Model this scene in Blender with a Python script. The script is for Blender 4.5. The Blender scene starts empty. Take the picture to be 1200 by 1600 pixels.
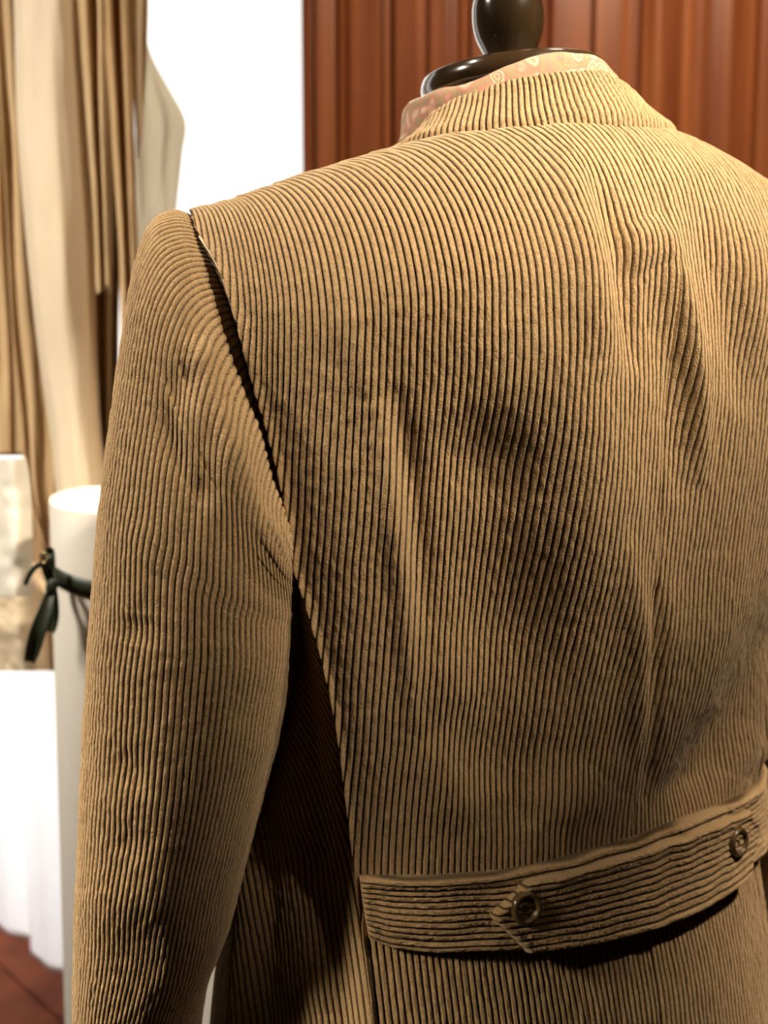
import math, random
import numpy as np
F_PX = 1700.0
CAM = np.array([0.0, 0.0, 1.30])
PITCH = math.radians(7.0)
FWD = np.array([0, math.cos(PITCH), -math.sin(PITCH)])
UPV = np.array([0, math.sin(PITCH), math.cos(PITCH)])

def at(px, py, y):
    """world point at depth y seen where the photograph shows (px, py)"""
    px, py, y = np.broadcast_arrays(np.asarray(px, float), np.asarray(py, float), np.asarray(y, float))
    d = np.stack([(px-600)/F_PX, np.zeros_like(px), np.zeros_like(px)], -1) + FWD + ((800-py)/F_PX)[..., None]*UPV
    return CAM + d*(y/d[..., 1])[..., None]

def seen(P):
    v = np.asarray(P) - CAM
    z = v @ FWD
    return 600+F_PX*v[..., 0]/z, 800-F_PX*(v @ UPV)/z

def curve(x, xs, ys):
    """smooth curve through points (finite difference hermite), vectorised"""
    x = np.asarray(x, float); xs = np.asarray(xs, float); ys = np.asarray(ys, float)
    m = np.gradient(ys, xs, axis=0) if len(xs) > 2 else np.full_like(ys, 0)+(ys[-1]-ys[0])/(xs[-1]-xs[0])
    i = np.clip(np.searchsorted(xs, x)-1, 0, len(xs)-2)
    h = xs[i+1]-xs[i]; t = np.clip((x-xs[i])/h, 0, 1)
    if ys.ndim > 1:
        h = h[..., None]; t = t[..., None]
    t2, t3 = t*t, t*t*t
    return (2*t3-3*t2+1)*ys[i]+(t3-2*t2+t)*h*m[i]+(-2*t3+3*t2)*ys[i+1]+(t3-t2)*h*m[i+1]

# ---- the body under the jacket: s to its right, t out of its back, z up
TH = math.radians(27)
AX = np.array([0.087, 0.75, 0.0])
RV = np.array([math.cos(TH), math.sin(TH), 0.0])
BV = np.array([math.sin(TH), -math.cos(TH), 0.0])
ZV = np.array([0, 0, 1.0])
HEM = 0.74
NEXP = 2.35
ZK = [.72, .90, .985, 1.12, 1.25, 1.33, 1.40, 1.48]
def half_depth(z): return curve(z, ZK, [.150, .130, .106, .120, .139, .145, .139, .130])
def half_width(z): return curve(z, ZK, [.236, .209, .203, .214, .228, .236, .240, .242])
def top_z(s): return curve(s, [-.25, -.215, -.15, -.08, 0, .08, .15, .215, .25], [1.384, 1.394, 1.418, 1.441, 1.452, 1.460, 1.444, 1.425, 1.410])
def top_t(s): return .012+.058*np.exp(-(s/.075)**2)
def to_world(s, t, z): return AX + np.asarray(s)[..., None]*RV + np.asarray(t)[..., None]*BV + np.asarray(z)[..., None]*ZV
def shoulder_blend(s, z):
    h = .085+.03*np.exp(-(s/.09)**2)
    q = np.clip((top_z(s)-z)/h, 0, 1)
    return np.sqrt(np.maximum(0, 1-(1-q)**2.2))
def back_t(s, z):
    a, b = half_width(z), half_depth(z)
    base = b*np.maximum(0, 1-np.minimum(np.abs(s)/a, 1)**NEXP)**(1/NEXP)
    return top_t(s)+(base-top_t(s))*shoulder_blend(s, z)
def on_back(s, z): return to_world(s, back_t(s, z), z)
def ray_back(px, py, off=0.0):
    """(s, z) where the sight line through (px, py) meets the back"""
    d = at(px, py, 1.0)-CAM
    lam = np.linspace(.45, .95, 2500)
    P = CAM+d*lam[:, None]-AX
    s, t, z = P @ RV, P @ BV, P[:, 2]
    ins = (t <= back_t(s, z)+off) & (np.abs(s) < half_width(z)) & (z < top_z(s))
    k = int(np.argmax(ins)) if ins.any() else -1
    return float(s[k]), float(z[k]), bool(ins.any())
import bpy, bmesh

# ------------------------------------------------------------------ camera, light, exposure
scene = bpy.context.scene
COL = scene.collection
cam_data = bpy.data.cameras.new('camera')
cam_data.sensor_fit = 'VERTICAL'; cam_data.sensor_height = 36; cam_data.lens = F_PX/1600*36
cam_data.clip_start = .05
cam_data.dof.use_dof = True; cam_data.dof.focus_distance = .60; cam_data.dof.aperture_fstop = 6.3
cam = bpy.data.objects.new('camera', cam_data); COL.objects.link(cam)
cam.location = CAM; cam.rotation_euler = (math.pi/2-PITCH, 0, 0)
scene.camera = cam
scene.view_settings.view_transform = 'Standard'; scene.view_settings.look = 'None'
scene.view_settings.gamma = 1; scene.view_settings.use_curve_mapping = False
scene.view_settings.exposure = 0.0
scene.cycles.use_denoising = True
world = bpy.data.worlds.new('world'); scene.world = world; world.use_nodes = True
world.node_tree.nodes['Background'].inputs[0].default_value = (1, .9, .75, 1)
world.node_tree.nodes['Background'].inputs[1].default_value = .008

def lamp(name, loc, aim, size, power, colour, spread=180):
    d = bpy.data.lights.new(name, 'AREA'); d.shape = 'DISK'; d.size = size; d.energy = power; d.color = colour
    d.spread = math.radians(spread)
    o = bpy.data.objects.new(name, d); COL.objects.link(o); o.location = loc
    v = np.array(aim, float)-np.array(loc, float)
    from mathutils import Vector
    o.rotation_euler = Vector(v).to_track_quat('-Z', 'Y').to_euler()
    return o
lamp('ceiling_spot_light', (1.1, -.45, 2.65), (.13, .65, 1.455), .10, 1.02, (1, .85, .66), 18)
lamp('ceiling_lamp_light', (1.25, .0, 2.6), (.20, .66, 1.48), .10, .68, (1, .85, .66), 18)
lamp('left_fill_light', (-1.3, .35, 2.2), (-.16, .60, 1.3), .12, 1.2, (1, .88, .72), 36)  # added fill from the left for the sleeve, no seen source
lamp('sleeve_fill_light', (-1.45, -.1, 1.9), (-.27, .56, 1.0), .40, .6, (1, .86, .66), 12)  # unseen lamp added to lift the lower sleeve
lamp('lower_right_fill_light', (1.0, .25, 2.7), (.40, .74, .98), .1, .75, (1, .84, .66), 17)  # added to brighten the lower right of the jacket, fixture not seen
lamp('pattern_fill_light', (-.9, .35, 2.5), (-.42, 1.2, 1.1), .15, 5.6, (1, .92, .82), 60)  # invented shop spot that brightens the hanging papers
lamp('cloth_fill_light', (-1.0, .9, 2.4), (-.62, 1.55, .84), .12, 1.25, (.97, .97, 1), 20)  # not window light: unseen lamp added to whiten the cloth
lamp('panel_fill_light', (.55, .95, 2.65), (.35, 1.9, 1.5), .2, 11.5, (1, .82, .62), 120)  # extra unseen lamp that brightens the panelling

# ------------------------------------------------------------------ materials
def mat(name, base, rough=.6, spec=.3, sheen=0, sheen_tint=(1, 1, 1), mix=None, scale=(30, 30, 30), detail=4, bump=0, bump_scale=(400, 400, 400),
        coat=0, metal=0, emit=None, emit_str=0, ramp=(.35, .65), trans=0, sheen_rough=.4):
    m = bpy.data.materials.new(name); m.use_nodes = True
    nt = m.node_tree; n = nt.nodes; L = nt.links; b = n['Principled BSDF']
    b.inputs['Base Color'].default_value = (*base, 1); b.inputs['Roughness'].default_value = rough
    b.inputs['Specular IOR Level'].default_value = spec; b.inputs['Metallic'].default_value = metal
    b.inputs['Coat Weight'].default_value = coat; b.inputs['Coat Roughness'].default_value = .08
    b.inputs['Sheen Weight'].default_value = sheen; b.inputs['Sheen Tint'].default_value = (*sheen_tint, 1)
    b.inputs['Sheen Roughness'].default_value = sheen_rough
    if emit: b.inputs['Emission Color'].default_value = (*emit, 1); b.inputs['Emission Strength'].default_value = emit_str
    tc = n.new('ShaderNodeTexCoord')
    def noise(sc, det):
        mp = n.new('ShaderNodeMapping'); mp.inputs['Scale'].default_value = sc
        L.new(tc.outputs['Object'], mp.inputs[0])
        t = n.new('ShaderNodeTexNoise'); t.inputs['Scale'].default_value = 1; t.inputs['Detail'].default_value = det
        L.new(mp.outputs[0], t.inputs['Vector']); return t
    if mix:
        t = noise(scale, detail); r = n.new('ShaderNodeValToRGB')
        r.color_ramp.elements[0].position = ramp[0]; r.color_ramp.elements[1].position = ramp[1]
        r.color_ramp.elements[0].color = (*base, 1); r.color_ramp.elements[1].color = (*mix, 1)
        L.new(t.outputs['Fac'], r.inputs[0]); L.new(r.outputs[0], b.inputs['Base Color'])
    if bump:
        t = noise(bump_scale, 3); bp = n.new('ShaderNodeBump'); bp.inputs['Strength'].default_value = 1
        bp.inputs['Distance'].default_value = bump
        L.new(t.outputs['Fac'], bp.inputs['Height']); L.new(bp.outputs[0], b.inputs['Normal'])
    if trans:
        tr = n.new('ShaderNodeBsdfTranslucent'); tr.inputs[0].default_value = (*base, 1)
        ms = n.new('ShaderNodeMixShader'); ms.inputs[0].default_value = trans
        L.new(b.outputs[0], ms.inputs[1]); L.new(tr.outputs[0], ms.inputs[2])
        L.new(ms.outputs[0], n['Material Output'].inputs[0])
    return m
CORD = mat('tan_corduroy', (.29, .186, .090), .9, .10, .30, (1, .88, .70), mix=(.46, .312, .162), scale=(900, 900, 500), detail=3,
           bump=.0007, bump_scale=(1300, 1300, 900), ramp=(.3, .7))
def paint_grooves(m):
    """groove shade painted in: base colour darkened in the channels between the wales"""
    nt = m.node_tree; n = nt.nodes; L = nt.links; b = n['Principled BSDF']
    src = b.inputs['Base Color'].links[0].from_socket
    at_ = n.new('ShaderNodeAttribute'); at_.attribute_name = 'groove_shade'
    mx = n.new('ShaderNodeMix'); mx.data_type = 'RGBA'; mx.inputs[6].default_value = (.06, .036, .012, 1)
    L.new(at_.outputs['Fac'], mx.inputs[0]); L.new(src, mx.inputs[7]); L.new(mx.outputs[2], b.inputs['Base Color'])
paint_grooves(CORD)
LINING = mat('dark_lining', (.05, .03, .018), .6)
BUTTON = mat('horn_button', (.075, .045, .018), .25, .5, mix=(.13, .08, .035), scale=(120, 120, 120), coat=.6)
THREAD = mat('brown_thread', (.06, .04, .02), .8)
EBONY = mat('dark_varnished_wood', (.022, .014, .006), .18, .5, mix=(.04, .022, .009), scale=(90, 90, 12), coat=1)
LINEN = mat('form_cover_cloth', (.25, .19, .12), .9, .2, bump=.0003)
def paisley():
    m = mat('paisley_cotton', (.6, .4, .3), .85, .2, .2, bump=.0002, bump_scale=(1200, 1200, 1200))
    nt = m.node_tree; n = nt.nodes; L = nt.links; b = n['Principled BSDF']
    tc = n.new('ShaderNodeTexCoord'); wn = n.new('ShaderNodeTexNoise'); wn.inputs['Scale'].default_value = 40
    L.new(tc.outputs['Object'], wn.inputs['Vector'])
    ad = n.new('ShaderNodeVectorMath'); ad.operation = 'MULTIPLY_ADD'; ad.inputs[1].default_value = (.014, .014, .014)
    L.new(wn.outputs['Color'], ad.inputs[0]); L.new(tc.outputs['Object'], ad.inputs[2])
    v = n.new('ShaderNodeTexVoronoi'); v.inputs['Scale'].default_value = 85; L.new(ad.outputs[0], v.inputs['Vector'])
    r = n.new('ShaderNodeValToRGB'); r.color_ramp.interpolation = 'EASE'
    cr = r.color_ramp; cr.elements[0].position = 0; cr.elements[0].color = (.36, .14, .09, 1)
    cr.elements[1].position = .95; cr.elements[1].color = (.44, .21, .14, 1)
    for p, c in ((.2, (.52, .37, .25)), (.32, (.22, .18, .09)), (.42, (.56, .41, .28)), (.62, (.42, .19, .13)), (.78, (.30, .24, .13))):
        e = cr.elements.new(p); e.color = (*c, 1)
    L.new(v.outputs['Distance'], r.inputs[0])
    mm = n.new('ShaderNodeMath'); mm.operation = 'MULTIPLY'; mm.inputs[1].default_value = 1.25
    L.new(v.outputs['Distance'], mm.inputs[0]); L.new(mm.outputs[0], r.inputs[0])
    L.new(r.outputs[0], b.inputs['Base Color']); return m
PAISLEY = paisley()
CHERRY = mat('cherry_panelling', (.16, .040, .013), .34, .4, mix=(.36, .115, .036), scale=(26, 26, 1.6), detail=6, coat=.35, ramp=(.3, .75))
CHERRY_D = mat('dark_cherry', (.05, .013, .006), .75, .1, mix=(.09, .024, .010), scale=(14, 14, 2), coat=0)
KRAFT = mat('kraft_paper', (.62, .42, .21), .7, .3, mix=(.72, .53, .30), scale=(9, 9, 5), bump=.0006, bump_scale=(30, 30, 14), trans=.25)
KRAFT_P = mat('pale_pattern_paper', (.80, .66, .45), .7, .3, mix=(.86, .74, .54), scale=(9, 9, 5), bump=.001, bump_scale=(26, 26, 12), trans=.25)
KRAFT_B = mat('brown_pattern_paper', (.33, .20, .09), .7, .3, mix=(.42, .27, .13), scale=(9, 9, 5), bump=.0006, bump_scale=(30, 30, 14), trans=.15)
WHITEP = mat('white_roll_paper', (.80, .74, .63), .75, .3, bump=.0002, bump_scale=(200, 200, 200))
WHITEC = mat('white_cotton', (.93, .92, .92), .8, .2, trans=.5)
RIBBON = mat('dark_green_ribbon', (.022, .028, .014), .45, .4, bump=.0002, bump_scale=(60, 60, 900))
BRASS = mat('brass', (.8, .6, .25), .25, .5, metal=1)
GLASS = mat('daylight_pane', (.9, .9, .9), .5, .3, emit=(1, .985, .96), emit_str=1.25)
PLASTER = mat('brown_plaster', (.10, .065, .035), .9)
CEIL = mat('ceiling_tan', (.22, .17, .12), .9)
FLOORM = mat('wood_floor', (.10, .045, .02), .35, .4, mix=(.17, .08, .035), scale=(20, 2, 20))

# ------------------------------------------------------------------ mesh helpers
def smooth(x): return x*x*(3-2*x)
def lattice(nr, nc, kr, kc, seed, wrap=False):
    """smooth random field -1..1 on an nr x nc grid with kr x kc cells"""
    g = np.random.default_rng(seed).uniform(-1, 1, (kr+2, kc+2))
    if wrap: g[:, -1] = g[:, 1]; g[:, -2] = g[:, 0]
    r = np.linspace(0, kr, nr); c = np.linspace(0, kc, nc)
    i = np.minimum(r.astype(int), kr); j = np.minimum(c.astype(int), kc)
    fr = smooth(r-i)[:, None]; fc = smooth(c-j)[None]
    return (g[i][:, j]*(1-fr)+g[i+1][:, j]*fr)*(1-fc)+(g[i][:, j+1]*(1-fr)+g[i+1][:, j+1]*fr)*fc
def normals(P, ref=None):
    du = np.gradient(P, axis=1); dv = np.gradient(P, axis=0)
    n = np.cross(du, dv); n /= np.maximum(np.linalg.norm(n, axis=-1, keepdims=True), 1e-12)
    return n
def grid(name, P, material, parent=None, closed=False, thick=0, flip=False, groove_shade=None):
    nr, nc = P.shape[:2]
    ii = np.arange(nr-1)[:, None]; jj = np.arange(nc if closed else nc-1)[None]
    a = ii*nc+jj; b = ii*nc+(jj+1) % nc; q = np.stack([a, b, b+nc, a+nc], -1).reshape(-1, 4)
    if flip: q = q[:, ::-1]
    me = bpy.data.meshes.new(name); nq = len(q)
    me.vertices.add(nr*nc); me.vertices.foreach_set('co', np.ascontiguousarray(P, dtype=np.float32).ravel())
    me.loops.add(nq*4); me.loops.foreach_set('vertex_index', q.astype(np.int32).ravel())
    me.polygons.add(nq); me.polygons.foreach_set('loop_start', np.arange(0, nq*4, 4, dtype=np.int32))
    me.polygons.foreach_set('use_smooth', np.ones(nq, bool))
    me.update(calc_edges=True); me.validate()
    me.materials.append(material)
    if groove_shade is not None:
        pa = me.attributes.new('groove_shade', 'FLOAT', 'POINT'); pa.data.foreach_set('value', np.ascontiguousarray(np.broadcast_to(groove_shade, (nr, nc)), dtype=np.float32).ravel())
    o = bpy.data.objects.new(name, me); COL.objects.link(o)
    if parent: o.parent = parent
    if thick:
        md = o.modifiers.new('thickness', 'SOLIDIFY'); md.thickness = thick; md.offset = -1
    return o
def wale(U):
    """cross profile of corduroy: round wales, narrow channels"""
    x = np.clip((np.abs(np.sin(np.pi*U))-.16)/.84, 0, 1)
    return np.sqrt(1-(1-x)**2.0)
def groove_shade_of(U): return smooth(np.clip((np.abs(np.sin(np.pi*U))-.12)/.55, 0, 1))  # mask for the painted groove shade, zero in the channels
def corduroy(P, U, amp=.0012, seed=1, sign=1, extra=None, fade=None, rough=1.0):
    n = normals(P)*sign
    nr, nc = P.shape[:2]
    wear = 1+.22*rough*lattice(nr, nc, max(2, nr//5), max(2, nc//9), seed)
    h = amp*wale(U)*wear+.00016*rough*lattice(nr, nc, max(2, nr//2), max(2, nc//3), seed+7)
    if fade is not None: h = h*fade
    if extra is not None:
        P = P+n*extra[..., None]
    return P+n*h[..., None]
def obj_bm(name, bm, material, parent=None, smooth_faces=True):
    me = bpy.data.meshes.new(name); bm.normal_update(); bm.to_mesh(me); bm.free()
    me.materials.append(material)
    if smooth_faces: me.polygons.foreach_set('use_smooth', [True]*len(me.polygons))
    o = bpy.data.objects.new(name, me); COL.objects.link(o)
    if parent: o.parent = parent
    return o
def box(bm, x0, x1, y0, y1, z0, z1):
    v = [bm.verts.new(c) for c in ((x0, y0, z0), (x1, y0, z0), (x1, y1, z0), (x0, y1, z0), (x0, y0, z1), (x1, y0, z1), (x1, y1, z1), (x0, y1, z1))]
    for f in ((0, 3, 2, 1), (4, 5, 6, 7), (0, 1, 5, 4), (1, 2, 6, 5), (2, 3, 7, 6), (3, 0, 4, 7)): bm.faces.new([v[i] for i in f])
def boxes(name, lst, material, parent=None, bevel=0):
    bm = bmesh.new()
    for b in lst: box(bm, *b)
    if bevel: bmesh.ops.bevel(bm, geom=list(bm.edges), offset=bevel, segments=2, affect='EDGES')
    return obj_bm(name, bm, material, parent, False)
def lathe(name, prof, centre, material, parent=None, seg=96, axis=ZV, xdir=None):
    axis = np.array(axis, float)/np.linalg.norm(axis)
    xd = np.cross(axis, [0.3, .9, .1]) if xdir is None else np.array(xdir, float); xd /= np.linalg.norm(xd)
    yd = np.cross(axis, xd)
    prof = np.array(prof, float)
    an = np.linspace(0, 2*np.pi, seg, endpoint=False)
    P = np.array(centre)+prof[:, 0][:, None, None]*(np.cos(an)[None, :, None]*xd+np.sin(an)[None, :, None]*yd)+prof[:, 1][:, None, None]*axis
    return grid(name, P, material, parent, closed=True)
def dense(prof, k=6):
    prof = np.array(prof, float); x = np.arange(len(prof)); xi = np.linspace(0, len(prof)-1, (len(prof)-1)*k+1)
    return curve(xi, x, prof)
def tag(o, label, cat, group=None, kind=None):
    if label: o['label'] = label
    if cat: o['category'] = cat
    if group: o['group'] = group
    if kind: o['kind'] = kind
    return o
def empty(name, loc, label, cat, group=None):
    o = bpy.data.objects.new(name, None); COL.objects.link(o); o.location = loc; o.empty_display_size = .05
    tag(o, label, cat, group); bpy.context.view_layer.update(); return o
def adopt(root):
    """keep the world place of the children of a moved Empty"""
    for c in root.children: c.matrix_parent_inverse = root.matrix_world.inverted()
def struct(o): o['kind'] = 'structure'; return o

# ------------------------------------------------------------------ the room
X0, X1, Y0, Y1, ZC = -1.6, 2.0, -2.4, 1.95, 2.9
struct(boxes('floor', [(X0-.1, X1+.1, Y0-.1, Y1+.3, -.05, 0)], FLOORM))
struct(boxes('ceiling', [(X0-.1, X1+.1, Y0-.1, Y1+.3, ZC, ZC+.05)], CEIL))
struct(boxes('wall_left', [(X0-.1, X0, Y0, Y1+.1, 0, ZC)], PLASTER))
struct(boxes('wall_right', [(X1, X1+.1, Y0, Y1+.1, 0, ZC)], PLASTER))
struct(boxes('wall_front', [(X0, X1, Y0-.1, Y0, 0, ZC)], PLASTER))
PX = float(at(466.5, 150, 1.86)[0])
struct(boxes('wall_back', [(PX, X1, Y1, Y1+.1, 0, ZC), (X0, PX, Y1, Y1+.1, 0, .40), (X0, PX, Y1, Y1+.1, 2.6, ZC)], PLASTER))
w = struct(boxes('window_1', [(X0, X0+.05, Y1-.02, Y1+.06, .40, 2.6), (X0+.05, PX, Y1-.02, Y1+.06, .40, .46), (X0+.05, PX, Y1-.02, Y1+.06, 2.54, 2.6)], CHERRY_D))
boxes('pane', [(X0+.05, PX, Y1+.03, Y1+.04, .46, 2.54)], GLASS, w)

# fluted cherry panelling: one long moulded profile, boards of the widths seen between the mouldings
def panelling():
    e = [(466, 0), (468, 26), (485, 26), (489, 20), (491, 33), (520, 30), (524, 24), (530, 32), (537, 24), (540, 14), (543, 20), (590, 20), (592, 6), (596, 4),
         (601, 12), (607, 10), (614, 3), (618, 17), (648, 18), (650, 10), (655, 6), (668, 6), (674, 16), (706, 17), (710, 9), (716, 8), (730, 14), (738, 7), (742, 18),
         (840, 20), (846, 10), (864, 12), (870, 22), (905, 22), (907, 4), (936, 3), (940, 20), (978, 20), (981, 6), (1000, 3), (1012, 5), (1016, 18), (1040, 26),
         (1062, 22), (1068, 12), (1078, 20), (1085, 12), (1108, 20), (1124, 26), (1130, 14), (1160, 18), (1176, 10), (1200, 6), (1206, 20), (1260, 22), (1264, 6), (1290, 5),
         (1296, 20), (1400, 22), (1405, 5), (1430, 5), (1436, 20), (1600, 22), (1605, 5), (1640, 5), (1646, 20), (2000, 22), (2400, 22)]
    x = [at(p, 150, 1.86)[0] for p, d in e]; y = [Y1-d/1000*1.25 for p, d in e]
    xs = np.array(x); ys = np.array(y)
    xi = []; yi = []
    for k in range(len(xs)-1):
        for f in np.linspace(0, 1, 6, endpoint=False):
            xi.append(xs[k]+(xs[k+1]-xs[k])*f); yi.append(ys[k]+(ys[k+1]-ys[k])*smooth(f))
    xi.append(xs[-1]); yi.append(ys[-1])
    xi = np.array(xi); yi = np.array(yi)
    keep = xi < X1-.01; xi, yi = xi[keep], yi[keep]
    zs = np.linspace(.12, 2.7, 3)
    P = np.stack([np.stack([xi, yi, np.full_like(xi, z)], -1) for z in zs])
    o = grid('trim_1', P, CHERRY); o['kind'] = 'structure'
    md = o.modifiers.new('edge', 'EDGE_SPLIT'); md.split_angle = math.radians(50)
panelling()
struct(boxes('baseboard_back', [(PX, X1-.005, Y1-.045, Y1, 0, .12)], CHERRY_D))

# dark wooden counter below the window, its edge running obliquely
def counter():
    q0, q1 = at(-60, 1410, 1.70), at(260, 1655, 1.30)
    zt = .42
    def drop(px, py):
        d = at(px, py, 1)-CAM; return CAM+d*((zt-CAM[2])/d[2])
    A, B = drop(-40, 1424), drop(150, 1585)
    u = (B-A)/np.linalg.norm(B-A); v = np.array([-u[1], u[0], 0])  # v points away from the viewer
    if v[1] < 0: v = -v
    root = empty('display_counter', (A[0], A[1], 0), 'dark red wood display counter at bottom left under white cloth', 'counter')
    def slab(name, a0, a1, b0, b1, z0, z1, m, bev=.004):
        bm = bmesh.new(); box(bm, a0, a1, b0, b1, z0, z1)
        bmesh.ops.bevel(bm, geom=list(bm.edges), offset=bev, segments=3, affect='EDGES')
        for vv in bm.verts:
            p = A+u*vv.co.x+v*vv.co.y; vv.co = (p[0], p[1], vv.co.z)
        return obj_bm(name, bm, m, root, False)
    slab('counter_top', -.17, .50, -.34, .05, zt-.03, zt, CHERRY_D)
    slab('moulding', -.16, .49, -.045, -.030, zt, zt+.006, CHERRY_D, .002)
    slab('cabinet_body', -.15, .47, -.31, .0, .0, zt-.03, CHERRY_D)
    bpy.context.view_layer.update(); adopt(root)
    return A, u, v, zt
CA, CU, CV, CZ = counter()

# ------------------------------------------------------------------ the jacket
jacket = empty('corduroy_jacket', (AX[0], AX[1], HEM), 'tan wide-wale corduroy jacket with buttoned half belt on dark tailor dummy', 'jacket')

SEAM = [(312, 362), (326, 382), (345, 410), (375, 480), (400, 570), (422, 650), (440, 720), (456, 800), (464, 870), (482, 930), (503, 1005), (520, 1080), (540, 1230), (556, 1370), (568, 1470), (585, 1600)]
sz = [ray_back(*p)[:2] for p in SEAM]
SEAM_Z = [HEM-.02]+[z for s, z in sz[::-1]]+[1.4005, 1.42]
SEAM_S = [-.160]+[s for s, z in sz[::-1]]+[-.2245, -.228]
def left_seam(z): return curve(z, SEAM_Z, SEAM_S)
def right_seam(z): return -left_seam(z)+.004

def in_px(X, Y, pts, w):
    """gaussian falloff from a polyline given where the photograph shows it"""
    pts = np.array(pts, float); lens = np.linalg.norm(np.diff(pts, axis=0), axis=1); tot = lens.sum()
    best = np.full(X.shape, 1e9); par = np.zeros(X.shape); c = 0
    for a, b, l in zip(pts[:-1], pts[1:], lens):
        d = b-a; t = np.clip(((X-a[0])*d[0]+(Y-a[1])*d[1])/(d@d), 0, 1)
        q = (X-a[0]-t*d[0])**2+(Y-a[1]-t*d[1])**2; m = q < best
        best = np.where(m, q, best); par = np.where(m, (c+t*l)/tot, par); c += l
    taper = np.sin(np.pi*np.clip(.08+.84*par, 0, 1))**.8
    w = w*1.35*(.7+.3*taper)
    return .8*taper*np.exp(-best/(w*w))
FOLDS = [([(875, 265), (890, 330), (905, 450), (920, 560)], 22, .0035), ([(925, 300), (960, 430), (978, 560)], 14, -.004),
         ([(990, 350), (1020, 420)], 30, .003), ([(1035, 380), (1062, 480), (1080, 600), (1088, 740)], 11, .0035), ([(1005, 420), (1040, 620), (1050, 760)], 16, -.0025),
         ([(1075, 330), (1125, 470), (1150, 620)], 18, -.003), ([(1160, 360), (1185, 560)], 18, .003),
         ([(965, 860), (985, 1000), (1000, 1170)], 16, .0035), ([(1010, 920), (1008, 1100), (1003, 1240)], 9, -.0035),
         ([(1030, 900), (1032, 1040)], 20, .002),
         ([(590, 640), (618, 800), (632, 950), (645, 1120)], 12, .0030), ([(622, 620), (648, 800), (665, 960)], 15, -.0035),
         ([(540, 480), (575, 620)], 16, .0015),
         ([(700, 740), (760, 715), (830, 750)], 40, -.0050), ([(790, 850), (820, 1000), (840, 1150)], 60, -.003), ([(905, 560), (935, 800), (950, 980)], 36, .002),
         ([(700, 1150), (765, 1195), (850, 1215)], 48, -.0055), ([(680, 1000), (720, 1130)], 45, .003), ([(660, 1150), (735, 1290)], 26, .0025), ([(930, 1200), (850, 1290)], 32, .003),
         ([(1215, 960), (1150, 1120), (1085, 1215), (1030, 1262)], 26, -.008), ([(1235, 1010), (1190, 1130), (1150, 1210)], 20, .006),
         ([(1130, 900), (1075, 1080), (1040, 1180)], 30, .003),
         ([(900, 330), (880, 560), (892, 800), (925, 1080)], 60, .0105), ([(690, 640), (740, 800), (770, 1000), (790, 1250)], 75, -.0095), ([(450, 560), (540, 800), (570, 1100)], 55, .0025), ([(560, 900), (575, 1250)], 30, .0015)]
def side_rows(nr): return np.linspace(0, 1, nr)[:, None]
PITCHW = .0039
PITCHS = .0032
def back_panel():
    nr, nc = 600, 1200
    v = side_rows(nr)**1.05; u = np.linspace(0, 1, nc)[None]
    zc = 1.41*(1-v)+HEM*v+0*u
    for _ in range(6):
        sL, sR = left_seam(zc), right_seam(zc)
        s = sL+(sR-sL)*u
        zc = top_z(s)*(1-v)+HEM*v
    t = back_t(s, zc)
    P = to_world(s, t, zc)
    X, Y = seen(P)
    ex = np.zeros(P.shape[:2])
    for pts, w, a in FOLDS: ex += (2.4 if w < 35 else 1.5)*a*in_px(X, Y, pts, w*1.2)
    ex += .0012*lattice(nr, nc, 9, 7, 5)+.0005*lattice(nr, nc, 26, 22, 9)
    calm = np.clip((np.abs(zc-.978)-.026)/.03, 0, 1); ex *= .15+.85*calm
    # raised, softly rolled edge along the armhole and side seam
    ex += (.0028*np.exp(-((u)/.006)**2) + .0028*np.exp(-((1-u)/.006)**2))*smooth(np.clip((v-.0)/.08, 0, 1))
    ex += .0030
    # rib count: straight with the cloth, measured at the blade level
    sr = np.linspace(-.25, .25, 2001); tr = back_t(sr, np.full(2001, 1.22)); tr = np.where(np.abs(sr) > .2, np.nan, tr)
    arc = np.concatenate([[0], np.nancumsum(np.sqrt(np.diff(sr)**2+np.nan_to_num(np.diff(tr), nan=.0004)**2))]); arc -= np.interp(0, sr, arc)
    U = np.interp(s, sr, arc)/PITCHW+.12*lattice(nr, nc, 30, 10, 3)
    q = corduroy(P, U, .0018, 11, -1 if (normals(P)[300, 600]@BV) < 0 else 1, ex)
    # centre back seam
    n = normals(P); sg = -1 if (n[300, 600]@BV) < 0 else 1
    cs = .010+.02*np.clip((1.25-zc)/.3, 0, 1)
    q = q-sg*n*(.0012*np.exp(-((s-cs)/.0009)**2))[..., None]
    # turned edge on both sides
    def turned(col, side):
        out = []
        for k, (dn, ds) in enumerate(((-.0012, -.0002), (-.0045, .0004), (-.012, .003), (-.024, .008))):
            out.append(q[:, col]+sg*n[:, col]*dn+side*RV*(-ds))
        return out
    Lc = turned(0, -1)[::-1]; Rc = turned(-1, 1)
    q = np.concatenate([np.stack(Lc, 1), q, np.stack(Rc, 1)], 1)
    pl = groove_shade_of(U); pl = np.concatenate([np.zeros((nr, 4)), pl, np.zeros((nr, 4))], 1)  # turned edges get the dark groove colour, deepening the seam gap
    return grid('back_panel', q, CORD, jacket, groove_shade=pl)
back_panel()

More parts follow.
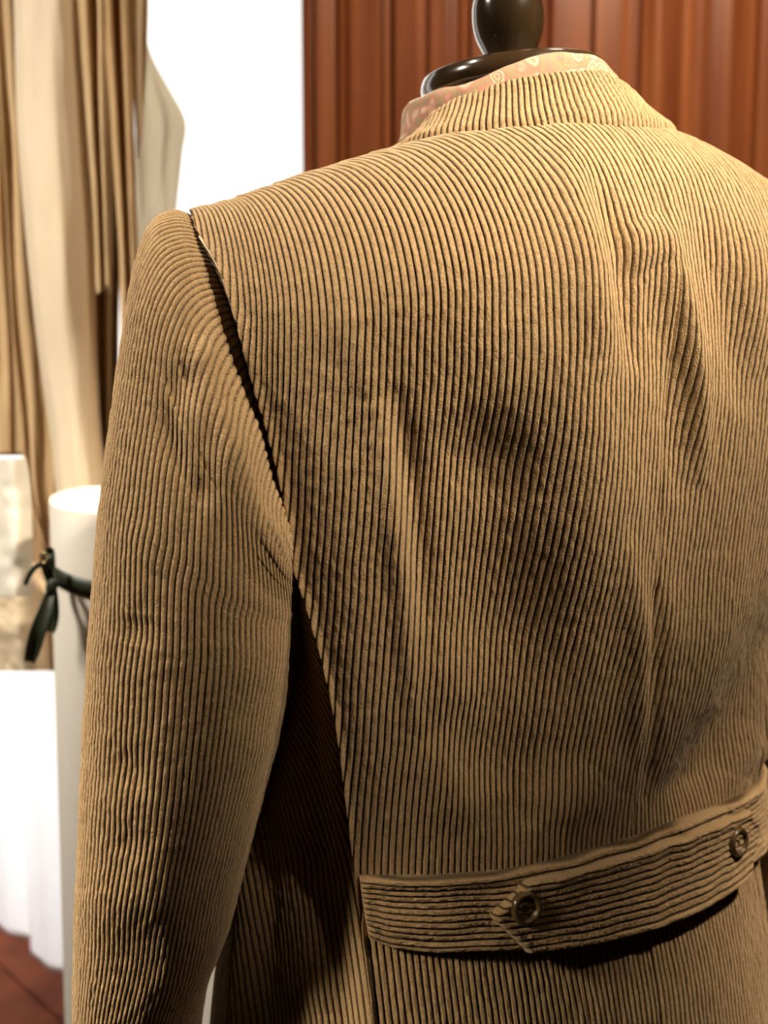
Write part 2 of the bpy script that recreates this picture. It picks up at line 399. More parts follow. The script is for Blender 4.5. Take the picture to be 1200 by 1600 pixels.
def ring_param(nr, w):
    """body loop going from the left side seam round the front to the right side seam"""
    v = side_rows(nr)
    zc = 1.41*(1-v)+HEM*v+0*w
    for _ in range(4):
        a, b = half_width(zc), half_depth(zc)
        sL, sR = left_seam(zc), right_seam(zc)
        a = np.maximum(a, np.abs(sL)+.012)
        gl = np.arccos(np.clip((-sL/a), 0, 1)**(NEXP/2)); gr = np.arccos(np.clip((sR/a), 0, 1)**(NEXP/2))
        g = gl-(gl+np.pi+gr)*w      # gl .. 0 .. -pi .. -pi-gr
        c, sn = np.cos(g), np.sin(g)
        s = -a*np.sign(c)*np.abs(c)**(2/NEXP); tb = b*np.sign(sn)*np.abs(sn)**(2/NEXP)
        zc = top_z(s)*(1-v)+HEM*v
    return s, tb, zc
def body_round(name, w0, w1, nc, nr, ribs, parent, extra=None):
    w = np.linspace(w0, w1, nc)[None]
    s, tb, zc = ring_param(nr, w)
    t = top_t(s)+(tb-top_t(s))*shoulder_blend(s, zc)
    P = to_world(s, t, zc)
    n = normals(P); mid = P[nr//2, nc//2]-(AX+ZV*P[nr//2, nc//2][2]); sg = 1 if n[nr//2, nc//2]@mid > 0 else -1
    ar = np.concatenate([np.zeros((nr, 1)), np.cumsum(np.linalg.norm(np.diff(P, axis=1), axis=-1), 1)], 1)
    U = ribs(ar, zc)
    ex = .001*lattice(nr, nc, 9, 4, 21)
    if extra is not None: ex = ex+extra(ar, zc, P)
    return grid(name, corduroy(P, U, .0017, 31, sg, ex), CORD, parent, groove_shade=groove_shade_of(U))
def side_ribs(ar, z):
    k = smooth(np.clip((ar-.012)/.006, 0, 1))
    return (ar*(.85)-.60*.022*np.log1p(np.exp((z-1.045)/.022)))/PITCHW
def side_extra(ar, z, P):
    X, Y = seen(P)
    sink = .015*smooth(np.clip(ar/.022, 0, 1))*smooth(np.clip((ar[:, -1:]-ar)/.035, 0, 1))
    return -sink+.004*in_px(X, Y, [(500, 1250), (470, 1340)], 34)-.005*in_px(X, Y, [(440, 1330), (500, 1390)], 20)+.004*in_px(X, Y, [(470, 1480), (480, 1600)], 30)
body_round('side_panel', 0, .17, 240, 560, side_ribs, jacket, side_extra)
body_round('front_panel', .17, .5, 460, 120, lambda ar, z: ar/PITCHW, jacket)
body_round('front_panel', .5, .83, 460, 120, lambda ar, z: ar/PITCHW, jacket)
body_round('side_panel', .83, 1.0, 240, 120, lambda ar, z: ar/PITCHW, jacket)

# sleeves -------------------------------------------------------------
RINGS = [  # left point, its depth, inner point, its depth, bulge (x, y, z)
    ((318, 368), .655, (470, 862), .625, (.014, -.022, .004)),
    ((305, 352), .645, (460, 868), .614, (.009, -.030, .004)),
    ((291, 342), .640, (454, 880), .606, (.005, -.041, .004)),
    ((272, 338), .637, (456, 892), .603, (.002, -.049, .003)),
    ((249, 349), .633, (461, 902), .604, (.001, -.057, .002)),
    ((232, 385), .630, (463, 914), .606, (-.002, -.061, 0)),
    ((220, 440), .627, (465, 926), .608, (-.004, -.063, -.001)),
    ((206, 530), .624, (465, 938), .610, (-.005, -.065, -.002)),
    ((191, 640), .620, (465, 952), .611, (-.006, -.067, -.002)),
    ((175, 770), .617, (463, 972), .613, (-.006, -.068, 0)),
    ((160, 920), .615, (458, 1020), .615, (-.004, -.068, 0)),
    ((148, 1060), .617, (446, 1090), .617, (-.003, -.066, 0)),
    ((140, 1200), .620, (425, 1180), .620, (-.002, -.064, 0)),
    ((136, 1342), .625, (386, 1332), .625, (-.002, -.062, 0)),
    ((132, 1450), .632, (356, 1450), .632, (-.002, -.060, 0)),
    ((131, 1560), .640, (316, 1560), .640, (-.002, -.058, 0)),
    ((133, 1700), .65, (302, 1700), .65, (-.002, -.055, 0)),
    ((135, 2000), .67, (285, 2000), .67, (-.002, -.050, 0)),
    ((137, 2250), .69, (280, 2250), .69, (-.002, -.046, 0))]
SF = [([(300, 470), (262, 640), (250, 700)], 22, -.003), ([(255, 640), (272, 700), (288, 760)], 12, -.006), ([(300, 545), (330, 560)], 22, .003),
      ([(290, 560), (275, 640)], 18, -.004), ([(355, 620), (375, 680), (372, 760)], 26, .003), ([(330, 650), (300, 850)], 14, -.002), ([(320, 745), (310, 790)], 18, -.003),
      ([(440, 780), (420, 900), (450, 960)], 24, .004), ([(370, 930), (350, 1010)], 26, -.003), ([(380, 1150), (420, 1060)], 30, -.004),
      ([(190, 1170), (225, 1230)], 18, -.005), ([(220, 1290), (190, 1340)], 24, -.004), ([(250, 1130), (240, 1400)], 34, .003),
      ([(165, 1480), (260, 1500)], 34, -.003), ([(150, 1410), (270, 1400)], 30, .003), ([(215, 1010), (225, 960)], 22, -.003), ([(330, 1330), (300, 1500)], 30, -.003),
      ([(240, 800), (228, 900)], 20, .002)]
def sleeve_rings():
    K = []
    for (l, ly, r, ry, d) in RINGS:
        Lp, Rp = at(*l, ly), at(*r, ry)
        K.append(np.stack([(Lp+Rp)/2, (Rp-Lp)/2, np.array(d)]))
    return np.array(K)
KR = sleeve_rings()
def sleeve(name, mirror, nr, nc):
    x = np.arange(len(KR)); lens = [0]
    dist = np.concatenate([[0], np.cumsum(np.linalg.norm(np.diff(KR[:, 0]-.8*KR[:, 1], axis=0), axis=1))])
    xi = np.interp(np.linspace(0, dist[-1], nr), dist, x)
    K = curve(xi, x, KR.reshape(len(KR), 9)).reshape(-1, 3, 3)
    ph = np.linspace(0, 2*np.pi, nc, endpoint=False)[None, :, None]
    c = -np.cos(ph); sn = np.sin(ph)
    # a little squarer than an ellipse
    W = np.sign(c)*np.abs(c)**.94; D = np.sign(sn)*np.abs(sn)**.94
    P = K[:, None, 0]+W*K[:, None, 1]+D*K[:, None, 2]*np.where(sn > 0, 1, .85)
    X, Y = seen(P)
    front = np.clip(sn[..., 0]*4, 0, 1)*np.ones((nr, 1))
    ex = .0010*lattice(nr, nc, 12, 8, 41, True)
    row = np.linalg.norm(np.gradient(P, axis=0), axis=-1); calm = smooth(np.clip(row/np.median(row)*1.1-.15, 0, 1)); ex = ex*calm
    if not mirror:
        for pts, w, a in SF: ex = ex+(1.3 if pts[0][1] < 1100 else .8)*a*in_px(X, Y, pts, w)*front*calm
    ring = P[int(nr*.42)]; seg = np.linalg.norm(np.roll(ring, -1, 0)-ring, axis=-1)
    cnt = round(seg.sum()/PITCHS); U = np.concatenate([[0], np.cumsum(seg)[:-1]])/seg.sum()*cnt
    deg = np.degrees(ph[..., 0]); kx = np.clip(1-xi/8.5, 0, 1)[:, None]**1.3
    shift = kx*30*smooth(np.clip((deg-25)/55, 0, 1))*smooth(np.clip((200-deg)/50, 0, 1))/360*cnt
    U = U[None]+shift+.14*lattice(nr, nc, 34, 8, 43, True)
    if mirror:
        rel = P-AX; s, t, z = rel@RV, rel@BV, rel[..., 2]
        P = to_world(-s+.004, t, z+.027)
    # outward sign
    n = normals(P); cen = P.mean(1, keepdims=True); sg = 1 if ((P-cen)*n).sum(-1)[nr//2].mean() > 0 else -1
    # normals wrap
    Pw = np.concatenate([P[:, -2:], P, P[:, :2]], 1); Uw = np.concatenate([U[:, -2:], U, U[:, :2]], 1); ew = np.concatenate([ex[:, -2:], ex, ex[:, :2]], 1)
    cw = np.concatenate([calm[:, -2:], calm, calm[:, :2]], 1)
    h = corduroy(Pw, Uw, .0018, 51, sg, ew, rough=cw)[:, 2:-2]
    return grid(name, h, CORD, jacket, closed=True, groove_shade=groove_shade_of(U))
sleeve('sleeve', False, 760, 760)
sleeve('sleeve', True, 420, 620)

# collar --------------------------------------------------------------
def around(phi, rs, rt, cs, ct, z):
    """loop round the neck; phi 0 at the nape, positive to the right"""
    return to_world(cs+rs*np.sin(phi), ct+rt*np.cos(phi), z)
TILT = .115
def collar():
    nc = 900
    ph = np.radians(np.linspace(-138, 138, nc))
    phd = np.degrees(ph)
    def fit(k, trace, lo=-84, hi=68):
        """height of a loop of radius k so that it runs where the photograph shows it"""
        tx, ty = np.array(trace, float).T
        pk = np.radians(np.arange(lo, hi+1, 4)); z = np.full(len(pk), 1.46)
        for _ in range(8):
            X, Y = seen(to_world(cs+.0955*k*np.sin(pk), ct+.090*k*np.cos(pk), z))
            z = z+(Y-curve(X, tx, ty))*.68/1700
        return curve(phd, np.degrees(pk), z)
    cs, ct = .008, -.002
    zlow = fit(1.0, [(560, 258), (637, 240), (700, 226), (780, 213), (860, 206), (950, 204), (1035, 213), (1100, 240)])
    ztop = fit(.845, [(600, 262), (648, 226), (672, 190), (705, 163), (760, 136), (830, 120), (900, 113), (950, 117), (985, 145), (1012, 180), (1080, 235)])
    hx = np.maximum(ztop-zlow, .004)
    h = 0*phd+curve(phd, [-140, -110, -90, -70, -50, -25, 0, 40, 80, 110, 140], [.006, .007, .009, .019, .027, .031, .032, .030, .020, .012, .008])
    # section: from under the leaf, round the lower edge, up the leaf, over the roll, down the stand
    sec = [(.955, -.004, .0), (1.025, -.001, .002), (1.045, .0, .08), (1.035, .002, .20), (.98, 0, .48), (.915, 0, .74), (.875, 0, .92), (.845, 0, 1.0), (.815, 0, .97), (.795, 0, .80), (.785, 0, .2), (.79, 0, -.25)]
    sec = np.array(sec); nr = 130
    ss = curve(np.linspace(0, len(sec)-1, nr), np.arange(len(sec)), sec)
    P = np.zeros((nr, nc, 3))
    for i in range(nr):
        k, dz, hh = ss[i]
        rs, rt = .0955*k, .090*k
        s = cs+rs*np.sin(ph)
        z = zlow+dz+hx*hh
        P[i] = to_world(s, ct+rt*np.cos(ph), z)
    ar = np.concatenate([[0], np.cumsum(np.linalg.norm(np.diff(P[30], axis=0), axis=-1))])
    U = ar[None]/.0040+np.linspace(0, 2.2, nr)[:, None]+.1*lattice(nr, nc, 6, 20, 60)
    n = normals(P); mid = P[40, nc//2]-to_world(np.array(cs), np.array(ct), np.array(1.46)); sg = 1 if n[40, nc//2]@mid > 0 else -1
    ex = .0015*lattice(nr, nc, 3, 12, 61)
    return grid('collar', corduroy(P, U, .0017, 62, sg, ex), CORD, jacket, groove_shade=groove_shade_of(U))
collar()

# half belt -----------------------------------------------------------
TOPB = [(558, 1366), (620, 1367), (698, 1366), (827, 1353), (912, 1331), (996, 1305), (1060, 1282), (1130, 1255), (1165, 1235)]
BOTB = [(578, 1462), (620, 1482), (657, 1489), (745, 1489), (827, 1488), (908, 1477), (996, 1457), (1083, 1422), (1136, 1384), (1172, 1345)]
def line(pts, off=.006):
    q = np.array([ray_back(*p, off)[:2] for p in pts]); o = np.argsort(q[:, 0]); q = q[o]
    return q[:, 0], q[:, 1]
tS, tZ = line(TOPB); bS, bZ = line(BOTB)
tS = np.append(tS, [.17, .20]); tZ = np.append(tZ, [tZ[-1], tZ[-1]-.002])
bS = np.append(bS, [max(bS[-1]+.01, .18), .205]); bZ = np.append(bZ, [bZ[-1], bZ[-1]])
def on_surface(s, z, off):
    e = 1e-3
    P = on_back(s, z); n = np.cross(on_back(s+e, z)-on_back(s-e, z), on_back(s, z+e)-on_back(s, z-e))
    n /= np.linalg.norm(n, axis=-1, keepdims=True); n *= np.sign((n@BV))[..., None]
    return P+n*np.asarray(off)[..., None], n
def band(name, s0, s1, base, nc, nr, parent, ribs, seed, w_lo=0.0, w_hi=1.0, thick=.004, waves=.001):
    """cloth band between the two belt lines; s0, s1 give its ends for each height w (0 top, 1 bottom)"""
    w = np.linspace(w_lo, w_hi, nr)[:, None]; u = np.linspace(0, 1, nc)[None]
    s = s0(w)+(s1(w)-s0(w))*u
    z = curve(s, tS, tZ)*(1-w)+curve(s, bS, bZ)*w
    we = (w-w_lo)/(w_hi-w_lo)
    length = (s1(w)-s0(w))
    de = np.minimum(np.minimum(we, 1-we)*(curve(s, tS, tZ)-curve(s, bS, bZ))*(w_hi-w_lo), np.minimum(u, 1-u)*length)
    r = .0018
    prof = np.sqrt(np.clip(1-(1-np.clip(de/r, 0, 1))**2, 0, 1))
    lip = .0012*np.exp(-((de-.0035)/.0016)**2)-.0009*np.exp(-((de-.0075)/.0018)**2)
    off = base-.003+(thick+.003)*prof+.45*lip+waves*lattice(nr, nc, 3, 16, seed)*prof
    P, n = on_surface(s, z, off)
    U = (w*ribs+.18*lattice(nr, nc, 3, 14, seed+1))+0*u
    nn = max(2, nr//3)
    wear = 1+.25*lattice(nr, nc, nn, max(3, nc//5), seed+2)
    P = P+n*(.0019*wale(U)*np.clip(de/.0013, 0, 1)*wear)[..., None]
    return grid(name, P, CORD, parent, groove_shade=groove_shade_of(U))
belt = band('half_belt', lambda w: -.1535+.004*w, lambda w: .196+0*w, .0060, 900, 150, jacket, 12, 71, waves=.0020)
cS = (ray_back(827, 1363, .01)[0], ray_back(768, 1427, .01)[0], ray_back(822, 1480, .01)[0])
print('tab', cS)
def tab0(w): return np.interp(w, [.05, .50, .58, 1.0], [cS[0], cS[1], cS[1]+.001, cS[2]])
def tab1(w): return np.interp(w, [.05, .45, .55, 1.0], [.1225, .141, .141, .121])
tab = band('belt_tab', tab0, tab1, .0125, 760, 150, jacket, 12, 81, w_lo=.10, w_hi=1.01, waves=.0008)
def button(px, py, k):
    s, z, _ = ray_back(px, py, .018)
    c, n = on_surface(np.array([s]), np.array([z]), np.array([.0168])); c, n = c[0], n[0]
    up = np.array([0, 0, 1.0]); xd = np.cross(up, n)
    b = lathe('button', dense([(0, .0010), (.0048, .0010), (.0058, .0016), (.0068, .0036), (.0082, .0043), (.0096, .0034), (.0101, .0012), (.0096, -.0008), (.006, -.0014), (0, -.0014)]), c, BUTTON, jacket, 72, n, xd)
    yd = np.cross(n, xd)
    bm = bmesh.new()
    for a, bb in ((1, 1), (-1, -1)):
        for sgn in (1,):
            pass
    pts = [(-.0017, -.0017), (.0017, -.0017), (.0017, .0017), (-.0017, .0017)]
    cu = []
    for i in (0, 1):
        p, q = np.array(pts[i]), np.array(pts[i+2])
        path = [c+xd*(p[0]+(q[0]-p[0])*f)+yd*(p[1]+(q[1]-p[1])*f)+n*(.0010+.0010*math.sin(math.pi*f)) for f in np.linspace(0, 1, 9)]
        cu.append(path)
    for i, path in enumerate(cu):
        tube('stitch', path, .0006, THREAD, b)
    return b
def tube(name, path, r, material, parent=None, seg=10, flat=None):
    path = np.array(path); T = np.gradient(path, axis=0); T /= np.linalg.norm(T, axis=1, keepdims=True)
    ref = np.array([.13, .31, .94]); a = np.cross(T, ref); a /= np.linalg.norm(a, axis=1, keepdims=True); b = np.cross(T, a)
    an = np.linspace(0, 2*np.pi, seg, endpoint=False); rr = np.full(len(path), r) if np.isscalar(r) else np.array(r)
    P = path[:, None]+rr[:, None, None]*(np.cos(an)[None, :, None]*a[:, None]+np.sin(an)[None, :, None]*b[:, None])
    P = np.concatenate([path[:1][:, None]+0*P[:1], P, path[-1:][:, None]+0*P[:1]])
    return grid(name, P, material, parent, closed=True)
button(826, 1423, 0)
button(1146, 1322, 1)
# pale cord added along the stitched armhole edge for its highlights
def edge_cord():
    zz = np.linspace(1.375, 1.20, 60); s = left_seam(zz)
    P, n = on_surface(s, zz, np.full(60, .0052)); P = P-RV*.0008
    tube('edge_highlight_cord', P, .0007, mat('highlight_cord', (.55, .42, .25), .5), jacket, 8)
edge_cord()
adopt(jacket)

# ------------------------------------------------------------------ paisley scarf inside the collar
def scarf():
    nc, nr = 420, 90
    ph = np.radians(np.linspace(-150, 150, nc)); phd = np.degrees(ph)
    top = curve(phd, [-150, -100, -80, -60, -40, -20, 0, 20, 50, 80, 110, 150], [1.462, 1.468, 1.476, 1.483, 1.489, 1.497, 1.504, 1.508, 1.511, 1.505, 1.495, 1.48])
    rad = curve(phd, [-150, -100, -70, -40, 0, 40, 80, 110, 150], [.090, .091, .088, .083, .082, .083, .087, .089, .088])
    rad = curve(phd, [-150, -100, -70, -40, 0, 40, 80, 110, 150], [.074, .077, .080, .079, .075, .074, .074, .074, .074])
    tx, ty = np.array([(560, 230), (636, 200), (645, 165), (656, 146), (690, 140), (735, 130), (780, 108), (840, 88), (890, 83), (930, 93), (955, 116), (1000, 170)], float).T
    top = np.full(nc, 1.49)
    for _ in range(10):
        X, Y = seen(to_world((rad-.008)*np.sin(ph), -.004+(rad*.97-.008)*np.cos(ph), top))
        top = top+(Y-curve(X, tx, ty))*.68/1700
    a0, a1 = np.argmin(abs(phd+70)), np.argmin(abs(phd-62)); top[:a0] = top[a0]; top[a1:] = top[a1]
    P = np.zeros((nr, nc, 3)); q = np.linspace(0, 1, nr)
    for i, t in enumerate(q):
        if t < .6: k = t/.6; dr = -.002*k; z = 1.438+(top-.008-1.438)*k
        elif t < .85: a = (t-.6)/.25*math.pi; dr = -.002-.004*(1-math.cos(a)); z = top-.008+.008*math.sin(a)
        else: k = (t-.85)/.15; dr = -.010; z = top-.008-.03*k
        s = (rad+dr)*np.sin(ph)
        P[i] = to_world(s, -.004+(rad*.97+dr)*np.cos(ph), z)
    n = normals(P); sg = 1 if n[20, nc//2]@(P[20, nc//2]-AX-ZV*1.46) > 0 else -1
    ex = (.0022*lattice(nr, nc, 4, 14, 91)+.0010*lattice(nr, nc, 12, 40, 92))*np.clip(1.2-q, .3, 1)[:, None]
    dent = np.exp(-((phd+6)/3.5)**2)[None]*np.exp(-((q-.52)/.07)**2)[:, None]
    o = grid('paisley_scarf', P+sg*n*ex[..., None], PAISLEY)
    tag(o, 'pink and cream paisley scarf tucked inside the corduroy collar', 'scarf')
scarf()

# ------------------------------------------------------------------ tailor's dummy
AN = AX+np.array([-.002, 0, 0])
dummy = empty('tailor_dummy', (AN[0], AN[1], 0), 'dark varnished tailor dummy with turned wooden finial wearing the jacket', 'mannequin')
CZT = 1.497
cap_c = np.array([AN[0], AN[1], CZT])
lean = (RV*(-.10)+ZV)
lathe('neck_cap', dense([(.052, -.030), (.054, -.014), (.0575, -.012), (.0602, -.008), (.0612, -.003), (.0600, .002), (.0575, .0045), (.048, .0070), (.030, .0115), (.018, .0135), (.0, .0140)]), cap_c, EBONY, dummy, 128, lean)
def ring_k(): pass
lathe('finial', dense([(.0175, .010), (.0170, .0125), (.0172, .015), (.0195, .020), (.0220, .026), (.0235, .033), (.0238, .040), (.0228, .048), (.0195, .056), (.0150, .061), (.0128, .065), (.0150, .070), (.013, .077), (.006, .081), (0, .082)]), cap_c, EBONY, dummy, 96, lean)
lathe('neck', [(.050, CZT-.028), (.051, 1.46), (.056, 1.44), (.064, 1.425), (.066, 1.41), (0, 1.41)], (AN[0], AN[1], 0), LINEN, dummy, 96)
def torso():
    an = np.linspace(0, 2*np.pi, 64, endpoint=False); P = []
    for z, a, b in ((1.415, .03, .03), (1.405, .09, .06), (1.37, .15, .085), (1.30, .165, .10), (1.22, .165, .10), (1.10, .140, .085), (1.0, .130, .078), (.90, .150, .095), (.80, .160, .10), (.79, .0, .0)):
        P.append(to_world(a*np.cos(an), b*np.sin(an), np.full(64, z)))
    grid('torso', np.array(P), LINEN, dummy, closed=True)
torso()
lathe('stand_pole', [(.016, .80), (.016, .05), (.03, .045)], (AN[0], AN[1], 0), EBONY, dummy, 32)
lathe('stand_base', dense([(0, .045), (.03, .045), (.05, .03), (.16, .022), (.18, .012), (.18, 0), (0, 0)], 4), (AN[0], AN[1], 0), EBONY, dummy, 64)
bpy.context.view_layer.update(); adopt(dummy)

# ------------------------------------------------------------------ hanging pattern papers
def sheet(name, rows, y0, material, label, cat='pattern paper', folds=(), seed=0, group=None, thick=.0009, ytop=None, nc=90, jag=0):
    """one hanging sheet; rows: (py, left px, right px), folds: (u, width, depth)"""
    rows = np.array(rows, float); nr = 120
    py = np.linspace(rows[0, 0], rows[-1, 0], nr)
    l = curve(py, rows[:, 0], rows[:, 1]); r = curve(py, rows[:, 0], rows[:, 2])
    u = np.linspace(0, 1, nc)[None]
    px = l[:, None]+(r-l)[:, None]*u
    pyy = py[:, None]+0*px
    if jag: pyy = pyy+jag*lattice(nr, nc, 1, 9, seed+5)*np.linspace(0, 1, nr)[:, None]**6
    y = y0+0*px
    for (c, w, d) in folds: y = y-d*np.exp(-((u-c)/w)**2)
    y = y+.004*lattice(nr, nc, 5, 4, seed)+.0012*lattice(nr, nc, 14, 9, seed+1)
    o = grid(name, at(px, pyy, y), material, thick=thick)
    tag(o, label, cat, group); return o
PY = 1.22
G = 'paper patterns hanging from the rail'
sheet('pattern_sheet', [(-260, 10, 128), (0, 22, 122), (200, 28, 134), (400, 44, 146), (560, 62, 151), (700, 82, 160), (800, 92, 172), (905, 108, 182)], PY, KRAFT_P,
      'wide cream paper pattern hanging nearest, above the tall white roll', folds=[(1.0, .16, -.034), (.5, .3, .014), (.0, .08, -.016)], seed=3, group=G)
sheet('pattern_sheet', [(-260, -14, 60), (0, -8, 70), (300, 8, 75), (500, 18, 80), (650, 32, 85), (780, 46, 82), (812, 56, 78), (848, 68, 73)], PY+.07, KRAFT,
      'tan paper pattern narrowing to a point left of the white roll', folds=[(.3, .2, .015), (.0, .1, .02)], seed=13, group=G)
sheet('pattern_sheet', [(-260, 0, 90), (400, 20, 100), (700, 40, 100), (860, 46, 100), (960, 40, 98), (1010, 52, 96)], PY+.12, KRAFT_B,
      'dark brown paper pattern behind the pointed tan one and the ribbon', folds=[(.3, .2, .015), (.8, .1, .01)], seed=17, group=G)
sheet('pattern_sheet', [(-260, -70, 20), (0, -60, 24), (400, -40, 30), (600, -30, 40), (712, -28, 42)], PY+.10, KRAFT,
      'tan paper pattern at the left edge, its hem ending above the curled white sheet', folds=[(.72, .05, -.02), (.9, .08, .012)], seed=23, group=G)
sheet('pattern_strip', [(-260, 118, 158), (0, 122, 165), (200, 136, 166), (350, 146, 170), (455, 150, 173)], PY-.045, KRAFT,
      'short narrow tan strip with a ragged torn end beside the cream pattern', folds=[(.25, .07, .014), (.55, .06, -.014), (.8, .08, .014)], seed=33, group=G, jag=14)
sheet('pattern_strip', [(-260, 112, 180), (0, 120, 184), (300, 138, 190), (500, 142, 186), (640, 146, 184), (740, 152, 178), (800, 158, 172)], PY+.085, KRAFT_B,
      'long brown strip hanging behind the short torn strip', folds=[(.15, .06, .012), (.4, .06, -.018), (.62, .05, .02), (.85, .06, -.012)], seed=43, group=G)
sheet('pattern_strip', [(-260, 152, 200), (0, 160, 206), (200, 174, 210), (400, 186, 216), (600, 190, 226), (760, 190, 230)], PY+.02, KRAFT,
      'folded tan strip disappearing behind the jacket sleeve', folds=[(.2, .07, .016), (.45, .07, -.018), (.75, .08, .014)], seed=53, group=G)
sheet('pattern_strip', [(-260, 190, 226), (0, 200, 232), (80, 205, 230), (160, 210, 226), (215, 213, 221), (246, 215, 217)], PY+.035, KRAFT_P,
      'small pale pointed paper piece against the bright window', folds=[(.4, .2, .01)], seed=63, group=G)
sheet('pattern_sheet', [(-260, 196, 205), (40, 208, 224), (90, 215, 238), (140, 212, 265), (190, 212, 290), (240, 212, 285), (330, 214, 276), (430, 214, 268), (560, 210, 262)], PY+.16, mat('grey_beige_paper', (.86, .81, .68), .8, .2, trans=.8),
      'grey beige paper pattern with curved edge against the bright window', folds=[(.2, .4, .01)], seed=73, group=G)
sheet('curled_sheet', [(716, -60, 40), (740, -60, 45), (800, -60, 49), (860, -60, 50), (900, -60, 50), (932, -60, 49)], PY-.06, mat('thin_white_paper', (.90, .85, .74), .8, .2, trans=.35),
      'curled white paper sheet at the left edge beside the black ribbon', folds=[(.75, .28, .035)], seed=83, cat='paper')
sheet('pattern_sheet', [(880, -50, 62), (930, -40, 84), (990, -20, 88), (1048, -6, 90)], PY+.02, KRAFT_P,
      'lowest cream paper piece hanging behind the ribbon tails', folds=[(.9, .1, -.02), (.5, .2, .01)], seed=93, group=G)
rail = tube('hanging_rail', [(-1.3, PY+.04, 1.955), (-.9, PY+.04, 1.955), (-.5, PY+.04, 1.955), (-.05, PY+.04, 1.955)], .009, EBONY)
tag(rail, 'dark rail above the frame from which the paper patterns hang', 'rail')

# white cloth hanging behind, down to the counter
def cloth():
    nc, nr = 200, 60
    u = np.linspace(-.16, .40, nc)[None]; z = np.linspace(1.05, CZ+.002, nr)[:, None]
    fold = .016*np.sin(u*44+1)*np.linspace(.5, 1, nr)[:, None]+.006*np.sin(u*90)
    b = .012+fold*.6
    P = CA+u[..., None]*CU+(b+0*z)[..., None]*CV; P = P+0*z[..., None]; P[..., 2] = z+0*u
    o = grid('white_cloth', P, WHITEC, thick=.001)
    tag(o, 'white cloth hanging in soft folds down to the dark counter at lower left', 'cloth')
cloth()

# ------------------------------------------------------------------ paper rolls
def paper_roll(px, top, low, y, r, label, lean_deg, lean_x=0.0, zb=0.0):
    c = at(px, top, y)
    ax = np.array([math.radians(lean_x), -math.sin(math.radians(lean_deg)), math.cos(math.radians(lean_deg))])
    ax /= np.linalg.norm(ax)
    L = (c[2]-zb)/ax[2]
    base = c-ax*L
    root = empty('paper_roll', base, label, 'paper roll')
    lathe('outer_sheet', [(0, 0), (r, 0), (r, L*.5), (r, L-.003), (r-.0006, L), (r-.0022, L), (r-.0022, L-.010)], base, WHITEP, root, 96, ax)
    # wound layers seen at the end
    th = np.linspace(0, 2*np.pi*9, 700); rr = r-.003-(r-.012)*th/th[-1]*.8
    xd = np.cross(ax, [0, 1, 0]); xd /= np.linalg.norm(xd); yd = np.cross(ax, xd)
    P = []
    for h, dr in ((-.06, 0), (-.002, 0), (-.002, -.0012), (-.06, -.0012)):
        P.append(base+ax*(L+h)+(rr+dr)[:, None]*(np.cos(th)[:, None]*xd+np.sin(th)[:, None]*yd))
    grid('wound_layers', np.array(P), WHITEP, root)
    lathe('inner_core', [(0, L-.008), (r-.003, L-.006)], base, WHITEP, root, 64, ax)
    bpy.context.view_layer.update(); adopt(root)
    return base, ax, L, r, xd, yd
base, ax, L, rr, xd, yd = paper_roll(166, 778, 1600, 1.06, .0535, 'tall white paper roll tied with dark ribbon behind the sleeve', 7, 2.6)
paper_roll(352, 1330, 1600, 1.02, .034, 'cream paper roll glimpsed between sleeve and jacket body at bottom', 4)

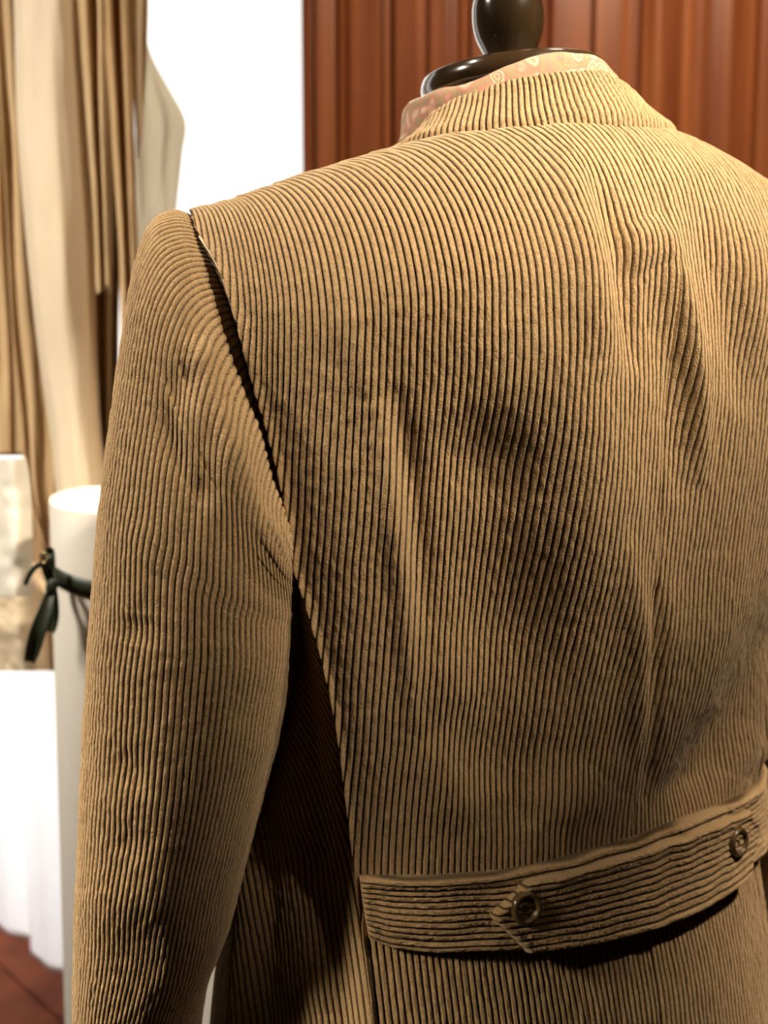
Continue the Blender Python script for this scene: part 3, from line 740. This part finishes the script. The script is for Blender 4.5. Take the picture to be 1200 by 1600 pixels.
# ribbon round the tall roll
def ribbon():
    root = empty('ribbon', at(82, 915, 1.03), 'dark green ribbon tied in a bow round the tall white roll', 'ribbon')
    tgt = at(160, 930, 1.0)
    h0 = (tgt-base)@ax
    an = np.linspace(0, 2*np.pi, 120, endpoint=False)
    hw = .0085
    P = []
    for k, (dh, dr) in enumerate(((-hw, .0006), (-hw, .0016), (0, .0020), (hw, .0016), (hw, .0006))):
        r2 = rr+dr
        tiltv = .010*np.cos(an)
        P.append(base+ax*(h0+dh)+ax*tiltv[:, None]*0+r2*(np.cos(an)[:, None]*xd+np.sin(an)[:, None]*yd)+ax*(-.009*(np.cos(an)*np.sign(xd[0])))[:, None])
    grid('band', np.array(P), RIBBON, root, closed=True)
    def strip(name, pts, w, m=RIBBON):
        """flat ribbon length: points (px, py, depth), width in metres per point"""
        pts = np.array(pts, float); n = 60; x = np.linspace(0, len(pts)-1, n)
        C = curve(x, np.arange(len(pts)), np.array([at(*p) for p in pts])); W = curve(x, np.arange(len(pts)), np.array(w, float))
        T = np.gradient(C, axis=0); T /= np.linalg.norm(T, axis=1, keepdims=True)
        side = np.cross(T, [0.25, -1, .15]); side /= np.linalg.norm(side, axis=1, keepdims=True)
        nn = np.cross(T, side)
        P = np.stack([C+side*(W*f)[:, None]+nn*(.0025*(1-(2*f)**2)) for f in np.linspace(-.5, .5, 9)], 1)
        return grid(name, P, m, root, thick=.0008)
    yk = .995
    strip('tail', [(81, 918, yk), (72, 950, yk-.01), (60, 985, yk-.015), (50, 1020, yk-.012), (46, 1036, yk-.01)], [.006, .011, .014, .012, .008])
    strip('tail', [(83, 920, yk+.005), (83, 950, yk), (79, 972, yk), (76, 988, yk)], [.006, .010, .013, .010])
    strip('loop', [(80, 914, yk), (74, 890, yk-.006), (74, 868, yk-.006), (78, 862, yk+.008), (79, 885, yk+.010), (81, 912, yk+.004)], [.004, .009, .008, .007, .008, .004])
    strip('loop', [(68, 882, yk), (56, 886, yk-.006), (45, 900, yk-.01), (39, 915, yk-.01)], [.003, .0035, .003, .002])
    k = at(81, 916, yk)
    lathe('knot', dense([(0, -.008), (.004, -.006), (.0055, 0), (.004, .006), (0, .008)]), k, RIBBON, root, 20, (.3, 0, 1))
    tube('brass_ring', [at(68, 871, yk-.008)+np.array([.0032*math.cos(a), 0, .0045*math.sin(a)]) for a in np.linspace(0, 6.3, 24)], .0009, BRASS, root, 8)
    bpy.context.view_layer.update(); adopt(root)
ribbon()
